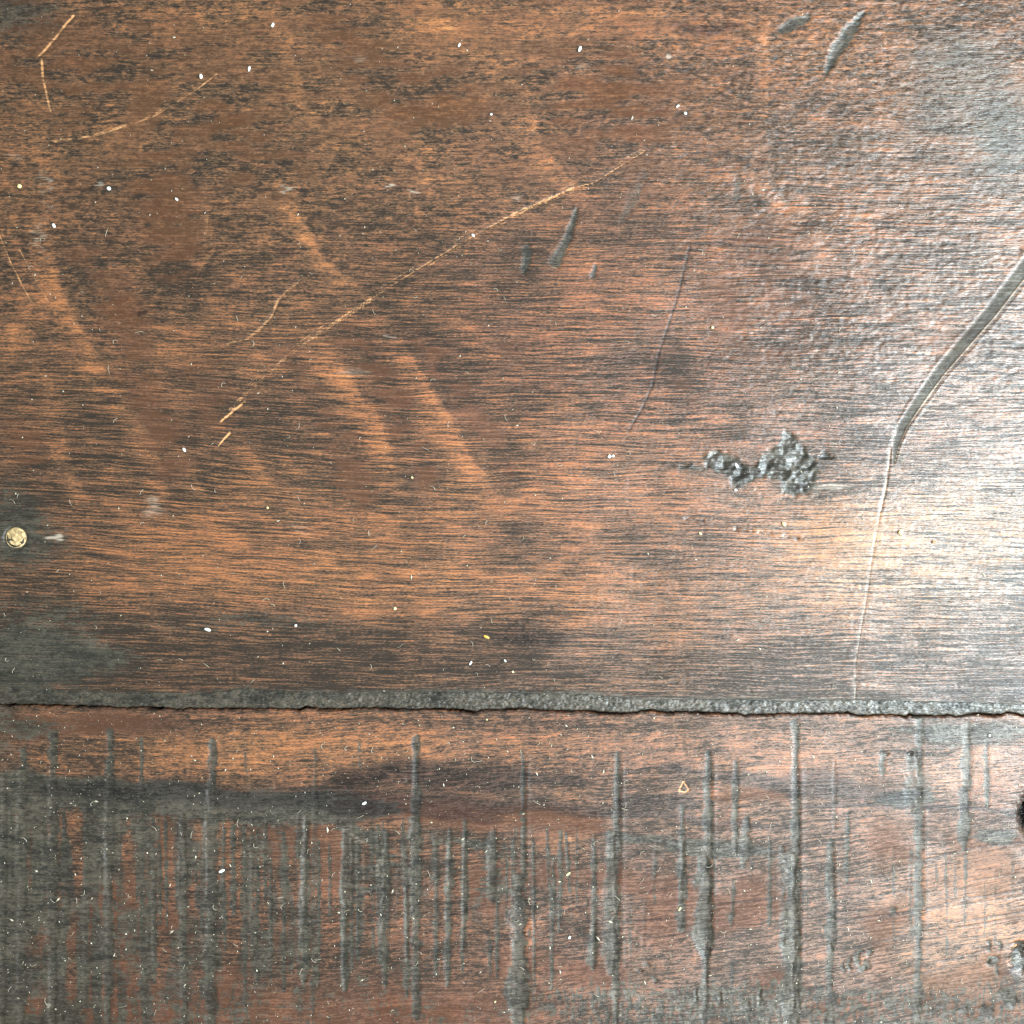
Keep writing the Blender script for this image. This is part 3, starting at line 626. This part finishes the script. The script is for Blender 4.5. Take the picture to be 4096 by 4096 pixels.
# pits and the two hollows on the right
def pit(c, rx, ry, dep, dirt=1.0, hard=.25, ang=0):
    ix = s._sel([c], max(rx, ry) * 1.8 + 30)
    du = s.Ul[ix] - c[0]; dv = s.Vl[ix] - c[1]; ca, sa = math.cos(math.radians(ang)), math.sin(math.radians(ang))
    r = np.hypot((du * ca + dv * sa) / rx, (-du * sa + dv * ca) / ry)
    m = 1 - sstep(1 - hard, 1 + hard, r)
    cone = m * (.55 + .45 * np.clip(1 - r, 0, 1)) + m * .5 * (fbm(s.U[ix] / 11, s.V[ix] / 9, 37, 3) - .5)
    s.h[ix] -= cone * dep * PX; s.dirt[ix] = np.maximum(s.dirt[ix], m * dirt); s.dark[ix] += m * dirt * (.25 if dep < 60 else .9)
pit((3642, 3015), 17, 9, 8, .8); pit((3545, 3015), 22, 9, 5, .6)
pit((3575, 3640), 14, 16, 6, .7); pit((4012, 3975), 26, 20, 6, .9); pit((4058, 4010), 20, 22, 8, .9); pit((3950, 4050), 34, 30, 6, .7); pit((3860, 4040), 16, 30, 5, .7)
pit((4182, 3262), 76, 92, 200, 1.0, .5); pit((4150, 3270), 96, 150, 14, .5, .5)
pit((4100, 3835), 54, 60, 26, .8, .3, 20); pit((4085, 3800), 38, 34, 14, .8, .3); pit((3972, 3848), 26, 24, 8, .8)
ix = s._sel([(3972, 3848)], 60); r = np.hypot((s.Ul[ix] - 3970) / 19, (s.Vl[ix] - 3846) / 17); s.h[ix] += np.clip(1 - r ** 2, 0, 1) ** .7 * 12 * PX
s.blob('pale', (4062, 3790), 12, 8, .8, jag='l')
pit((2620, 3920), 10, 14, 4, .9); pit((2590, 3860), 16, 10, 4, .6); pit((2560, 3880), 14, 9, 4, .5)
# bottom left bluish corner
s.blob('dirt', (20, 4010), 50, 70, .9, jag='l')
# upper arris of the lower board
de = V - (crackV(U) + gapW(U))
s.h -= 7 * PX * np.exp(-np.clip(de, 0, None) / 4.); s.dark += .5 * np.exp(-np.clip(de, 0, None) / 16.) * sstep(.35, .6, fbm(U / 120, U * 0, 23))
s.wear += .10 * np.exp(-((de - 22) / 14) ** 2)

def grainflow_lo(U, V):
    sp = 420 * np.log1p(np.exp((U - 2700) / 420))
    a = .045 * (U - 1400) * sstep(0, 1400, U) + .11 * sp * sstep(2950, 3500, V)
    wv = 34 * (fbm(U / 420, V / 160, 65, 2) - .5) + 12 * (fbm(U / 120, V / 50, 67, 2) - .5)
    return U, V + a + wv
fl_ = grainflow_lo(lo.U, lo.V)

# =================================================================== BUILD THE TABLE TOP
def tag(o, label=None, cat=None, group=None, kind=None):
    if label: o['label'] = label
    if cat: o['category'] = cat
    if group: o['group'] = group
    if kind: o['kind'] = kind
    return o
top = bpy.data.objects.new('tabletop', None); COL.objects.link(top); top.location = (0, 0, 0)
tag(top, 'worn red brown wooden tabletop of two planks with a dark filled joint', 'tabletop')
b1 = up.mesh('plank', mat_wood, top, flow=fu)
b1['label'] = 'wide upper plank with fine horizontal grain and a long diagonal scratch'
b2 = lo.mesh('plank', mat_wood, top, flow=fl_, zoff=-0.0003)
b2['label'] = 'lower plank crossed by dark upright saw marks'

# joint filler strip
kk = np.linspace(0, 1, 22)
Us = np.tile(Ux, (len(kk), 1)); e0 = stripV(Ux) - 4; e1 = crackV(Ux)
Vs = e0[None, :] + (e1 - e0)[None, :] * kk[:, None]
st = Sheet(Us, Vs); U, V = st.U, st.V
st.h += -2 * PX + 4 * PX * (fbm(U / 26, V / 20, 3, 3) - .5) + 4 * PX * (fbm(U / 8, V / 7, 6, 2) - .5)
st.h += -3 * PX * np.exp(-(V - e0) / 6.) - 7 * PX * np.exp(-(e1 - V) / 3.)
st.line += .1; st.wear += .35
st.dark += .35; st.dirt += .50 + .5 * fbm(U / 30, V / 14, 7, 3) + .25 * (1 - sstep(10, 30, V - e0)); st.smear += .2 * sstep(.6, .8, fbm(U / 60, V / 16, 9, 3))
o = st.mesh('joint_filler', mat_wood, top, skirt=.02)
o['label'] = 'strip of dark crumbly filler along the joint'

# pale dowel end
N = NT('pale_dowel_end'); co = N.n.new('ShaderNodeTexCoord').outputs['Object']
n1 = N.noise(co, 900, 3, .6, .6); n2 = N.noise(co, 1, 2, .5, .2, (2600, 500, 1)); n3 = N.noise(co, 350, 3, .6, .5)
c = N.mix(N.ramp(n1, .38, .66), srgb(132, 112, 80), srgb(188, 164, 122)); c = N.mix(N.ramp(n2, .62, .82, 0, .5), c, srgb(86, 66, 40)); c = N.mix(N.ramp(n3, .58, .74, 0, .6), c, srgb(150, 130, 105))
N.link(c, N.p.inputs['Base Color']); N.p.inputs['Roughness'].default_value = .8; N.p.inputs['Specular IOR Level'].default_value = .2; N.bump(n1, .00002)
r_, a_ = np.meshgrid(np.linspace(0.02, 1, 16), np.linspace(0, 2 * math.pi, 49))
er = 41 * (1 + .05 * (fbm(np.cos(a_) * 2 + 5, np.sin(a_) * 2 + 5, 3) - .5)); Ud = 62 + r_ * er * np.cos(a_); Vd = 2151 + r_ * er * np.sin(a_)
dw = Sheet(Ud, Vd); dw.h = ((-3 + 4 * (1 - r_ ** 3) + 1.2 * (fbm(Ud / 16, Vd / 16, 5) - .5)) * PX).astype(np.float32)
for (x0, y0, x1, y1) in [(35, 2158, 100, 2172), (40, 2135, 52, 2170)]:
    dx, dy = x1 - x0, y1 - y0; t = np.clip(((Ud - x0) * dx + (Vd - y0) * dy) / (dx * dx + dy * dy), 0, 1)
    dw.h -= (1.5 * PX * np.exp(-(np.hypot(Ud - x0 - t * dx, Vd - y0 - t * dy) / 3) ** 2)).astype(np.float32)
o = dw.mesh('dowel', N.m, top, skirt=.01)
o['label'] = 'round pale dowel end near the left edge'

# ------------------------------------------------------------------ grit, lint, dust
def plain(name, col, rough=.5):
    N = NT(name); co = N.n.new('ShaderNodeTexCoord').outputs['Object']
    n = N.noise(co, 1500, 2)
    N.link(N.mix(n, tuple(c * .75 for c in col[:3]) + (1,), col), N.p.inputs['Base Color']); N.p.inputs['Roughness'].default_value = rough
    return N.m
m_white = plain('white_crumb', srgb(214, 214, 210), .4); m_tan = plain('tan_crumb', srgb(214, 196, 140)); m_yel = plain('yellow_chip', srgb(214, 168, 70)); m_brn = plain('brown_crumb', srgb(120, 90, 56))
m_dust = plain('pale_dust', srgb(176, 168, 150), .5)

def surf_z(u, v):
    sh = up if v < 2780 else lo; zo = 0 if v < 2780 else -.0003
    j = int(np.argmin(abs(sh.U[0] - u))); i = int(np.argmin(abs(sh.V[:, j] - v)))
    return float(sh.h[i, j]) + zo
def pebble(name, u, v, rx, ry, rz, ang, mat, seed, cubic=0.):
    rr = random.Random(seed); bm = bmesh.new(); bmesh.ops.create_icosphere(bm, subdivisions=2, radius=1)
    for q in bm.verts:
        n = q.co.normalized(); k = 1 + rr.uniform(-.13, .13)
        mx = max(abs(n.x), abs(n.y), abs(n.z)); c = n * k * ((1 - cubic) + cubic / mx)
        q.co = Vector((c.x * rx * PX, c.y * ry * PX, c.z * rz * PX))
    me = bpy.data.meshes.new(name); bm.to_mesh(me); bm.free(); me.materials.append(mat)
    o = bpy.data.objects.new(name, me); COL.objects.link(o)
    x, y = world(u, v); o.location = (float(x), float(y), surf_z(u, v) + rz * PX * .72); o.rotation_euler = (0, 0, math.radians(ang))
    return o
CR = [  # u, v, rx, ry, angle, material, cubic, label
    T(1, 1, (1500, 657))[0] + (6.5, 6.5, 10, m_white, .8, 'square white salt-like grain, left of a touching pair above the plank centre'),
    T(1, 1, (1521, 654))[0] + (5.5, 5.5, 0, m_white, .1, 'round white grain, right of a touching pair above the plank centre'),
    T(0, 1, (1018, 620))[0] + (10, 5.5, -20, m_white, .1, 'bluish white oval crumb left of the lower end of the long scratch'),
    T(0, 1, (1145, 1612))[0] + (14, 6, 20, m_white, .1, 'largest white oval crumb, on the dark band above the joint at left'),
    T(0, 1, (1478, 940))[0] + (5, 4.5, 0, m_tan, .1, 'small cream crumb below the lower end of the long scratch'),
    T(0, 1, (1632, 1590))[0] + (5, 5, 30, m_white, .3, 'small white crumb right of the largest oval crumb above the joint'),
    T(2, 1, (607, 1030))[0] + (10, 7, -10, m_tan, .1, 'flat cream disc-like crumb below the black pitch lump'),
    T(2, 1, (1248, 1077))[0] + (9, 9.5, 0, m_tan, .2, 'round cream crumb right of the thin pale scratch at right'),
    T(2, 1, (1432, 1130))[0] + (9, 5.5, 40, m_brn, .2, 'brown pointed crumb at far right of the upper plank'),
    T(2, 1, (145, 1083))[0] + (7, 4.5, 0, m_tan, .2, 'flattened cream flake left of the short dark cracks'),
    T(1, 1, (412, 773))[0] + (5, 4, 0, m_tan, .1, 'cream crumb on the dark film between two worn orange streaks'),
    T(1, 1, (317, 1496))[0] + (6.5, 6.5, 0, m_tan, .1, 'round tan speck on the orange grain left of centre above the joint'),
    T(1, 1, (735, 1797))[0] + (4, 9.5, 5, m_white, .2, 'short white rod-shaped crumb just above the joint near centre'),
    T(1, 1, (968, 1845))[0] + (5, 4, 0, m_tan, .2, 'cream crumb close above the joint right of the white rod crumb'),
    T(1, 1, (822, 1652))[0] + (12, 4.5, 15, m_yel, .3, 'yellow wood chip beside the dark patch above the joint'),
    T(1, 1, (925, 1784))[0] + (6, 3.2, -10, m_white, .2, 'thin white flake between the white rod crumb and the cream crumb'),
    T(1, 0, (748, 1300))[0] + (8, 5.5, -10, m_white, .2, 'white crumb lying on the middle of the long scratch'),
    T(1, 0, (1337, 270))[0] + (6.5, 12, 15, m_white, .2, 'brightest white sliver near the top edge right of centre'),
    T(1, 0, (672, 250))[0] + (5, 9, 10, m_white, .2, 'white sliver near the top edge left of centre'),
    T(1, 0, (848, 632))[0] + (5, 5, 0, m_white, .2, 'tiny round white crumb between the long scratch and the top edge'),
    T(2, 0, (62, 628))[0] + (6, 6, 0, m_white, .2, 'white round crumb above the upper end of the long scratch'),
    T(2, 0, (20, 588))[0] + (4.5, 8, -20, m_white, .2, 'white sliver just above a round crumb over the long scratch end'),
    T(0, 0, (112, 1032))[0] + (8, 8.5, 30, m_tan, .2, 'cream crumb at the far left of the upper plank'),
    T(0, 0, (300, 1248))[0] + (10, 6, -20, m_white, .1, 'white oval crumb beside the grey rubbed patch at left'),
    T(0, 0, (1376, 382))[0] + (5, 11, 25, m_white, .2, 'white sliver at the end of the faint scratch in the upper left'),
    T(0, 0, (1506, 140))[0] + (6, 10, 15, m_white, .2, 'white sliver near the top edge in the left half'),
    T(0, 0, (1110, 424))[0] + (7, 10, 40, m_white, .2, 'white flake left of the faint scratch in the upper left'),
    T(0, 0, (976, 1102))[0] + (8, 5, 0, m_white, .2, 'bluish white fleck in the middle of the upper left quarter'),
    T(0, 0, (605, 1045))[0] + (8, 8, 40, m_white, .2, 'angular white flake on the brown film at left'),
    T(2, 0, (212, 1808))[0] + (6, 6, 0, m_tan, .2, 'cream crumb just right of the dark incised hairline'),
    T(0, 2, (1222, 1088))[0] + (6, 12, -30, m_white, .1, 'white oval crumb among the saw marks in the lower left'),
    T(1, 2, (147, 714))[0] + (5.5, 10, -20, m_white, .1, 'white sliver on the dark band of the lower plank left of centre'),
    T(1, 2, (1274, 1105))[0] + (4, 10, -15, m_tan, .1, 'yellowish rice-shaped crumb in a thin saw mark right of centre'),
    T(1, 2, (1280, 1455))[0] + (5, 6.5, 0, m_white, .1, 'white crumb between saw marks below the rice-shaped crumb'),
    T(1, 2, (870, 1812))[0] + (3.5, 4, 0, m_tan, .1, 'cream speck near the bottom edge left of the widest dark saw mark'),
    T(1, 2, (824, 253))[0] + (3.5, 3.5, 0, m_tan, .1, 'cream speck just under the joint near centre'),
    T(1, 2, (1890, 1300))[0] + (4, 8, 0, m_tan, .1, 'yellow sliver in the saw mark right of centre'),
    T(2, 2, (1742, 340))[0] + (5, 5, 0, m_white, .1, 'white crumb under the joint at far right'),
    T(2, 1, (340, 842))[0] + (6, 5, 0, m_white, .1, 'white crumb touching the lower left of the black pitch lump'),
    T(2, 1, (345, 706))[0] + (9, 5, -20, m_white, .5, 'white angular fleck on top of the black pitch lump'),
    T(0, 2, (970, 148))[0] + (5, 5, 0, m_white, .1, 'white crumb on the dark joint filler at left'),
]
for n, (u, v, rx, ry, an, m, cu, lab) in enumerate(CR):
    o = pebble('crumb', u, v, rx, ry, min(rx, ry) * .8, an, m, 100 + n, cu)
    tag(o, lab, 'crumb', 'crumbs lying on the wood')

# dust: uncountable tiny flecks
rg = np.random.default_rng(3)
nD = 3900
us = rg.uniform(-40, 4136, nD); vs = np.where(rg.random(nD) < .66, rg.uniform(2850, 4140, nD), rg.uniform(-40, 2780, nD))
def surf_many(u, v):
    z = np.zeros(len(u))
    for i in range(len(u)): z[i] = surf_z(u[i], v[i])
    return z
zs = surf_many(us, vs); xs, ys = world(us, vs)
base = np.array([(1, 0, 0), (0, 1, 0), (-1, 0, 0), (0, -1, 0), (0, 0, 1), (0, 0, -1)], float)
fac = [(0, 1, 4), (1, 2, 4), (2, 3, 4), (3, 0, 4), (1, 0, 5), (2, 1, 5), (3, 2, 5), (0, 3, 5)]
VV = []; FF = []
for i in range(nD):
    sz = (.7 + rg.exponential(.6)) * PX * 1.25; sz = min(sz, 5 * PX); el = rg.uniform(1, 2.6) if rg.random() < .5 else 1.
    a = rg.uniform(0, math.pi); ca, sa = math.cos(a), math.sin(a)
    p = base * np.array([sz * el, sz * .8, sz * .8]) * rg.uniform(.75, 1.2, (6, 1))
    q = np.stack([p[:, 0] * ca - p[:, 1] * sa + xs[i], p[:, 0] * sa + p[:, 1] * ca + ys[i], p[:, 2] + zs[i] + sz * .5], -1)
    b = 6 * i; VV.extend(map(tuple, q)); FF.extend((b + f[0], b + f[1], b + f[2]) for f in fac)
me = bpy.data.meshes.new('dust'); me.from_pydata(VV, [], FF); me.materials.append(m_dust)
o = bpy.data.objects.new('dust', me); COL.objects.link(o)
tag(o, 'fine pale dust specks scattered over both planks', 'dust', kind='stuff')

# lint: fine curled fibres
rr = random.Random(9); VV = []; FF = []
for kq in range(300):
    u = rr.uniform(0, 4096); v = rr.uniform(2880, 4090) if rr.random() < .5 else rr.uniform(900, 2760)
    L = rr.uniform(14, 40); a = rr.uniform(0, 6.3); cv = rr.uniform(-.5, .5); w = rr.uniform(.55, .95); n = 7
    z0 = surf_z(u, v) + 2.2 * PX; pts = []
    for k_ in range(n):
        pts.append((u, v)); u += L / n * math.cos(a); v += L / n * math.sin(a); a += cv + rr.uniform(-.25, .25)
    b = len(VV)
    for k_, (pu, pv) in enumerate(pts):
        x, y = world(pu, pv); nx, ny = pts[min(k_ + 1, n - 1)][0] - pts[max(k_ - 1, 0)][0], pts[min(k_ + 1, n - 1)][1] - pts[max(k_ - 1, 0)][1]
        ln = math.hypot(nx, ny) + 1e-9; px, py = -ny / ln * w * PX, -nx / ln * w * PX
        z = z0 + math.sin(k_ / (n - 1) * math.pi) * 3 * PX
        VV += [(x + px, y + py, z), (x, y, z + w * PX), (x - px, y - py, z), (x, y, z - w * PX)]
    for k_ in range(n - 1):
        for e in range(4):
            q = b + 4 * k_; FF.append((q + e, q + (e + 1) % 4, q + 4 + (e + 1) % 4, q + 4 + e))
me = bpy.data.meshes.new('lint'); me.from_pydata([tuple(map(float, p)) for p in VV], [], FF); me.materials.append(m_dust)
o = bpy.data.objects.new('lint', me); COL.objects.link(o)
tag(o, 'fine curled pale lint fibres scattered over the wood', 'lint', kind='stuff')
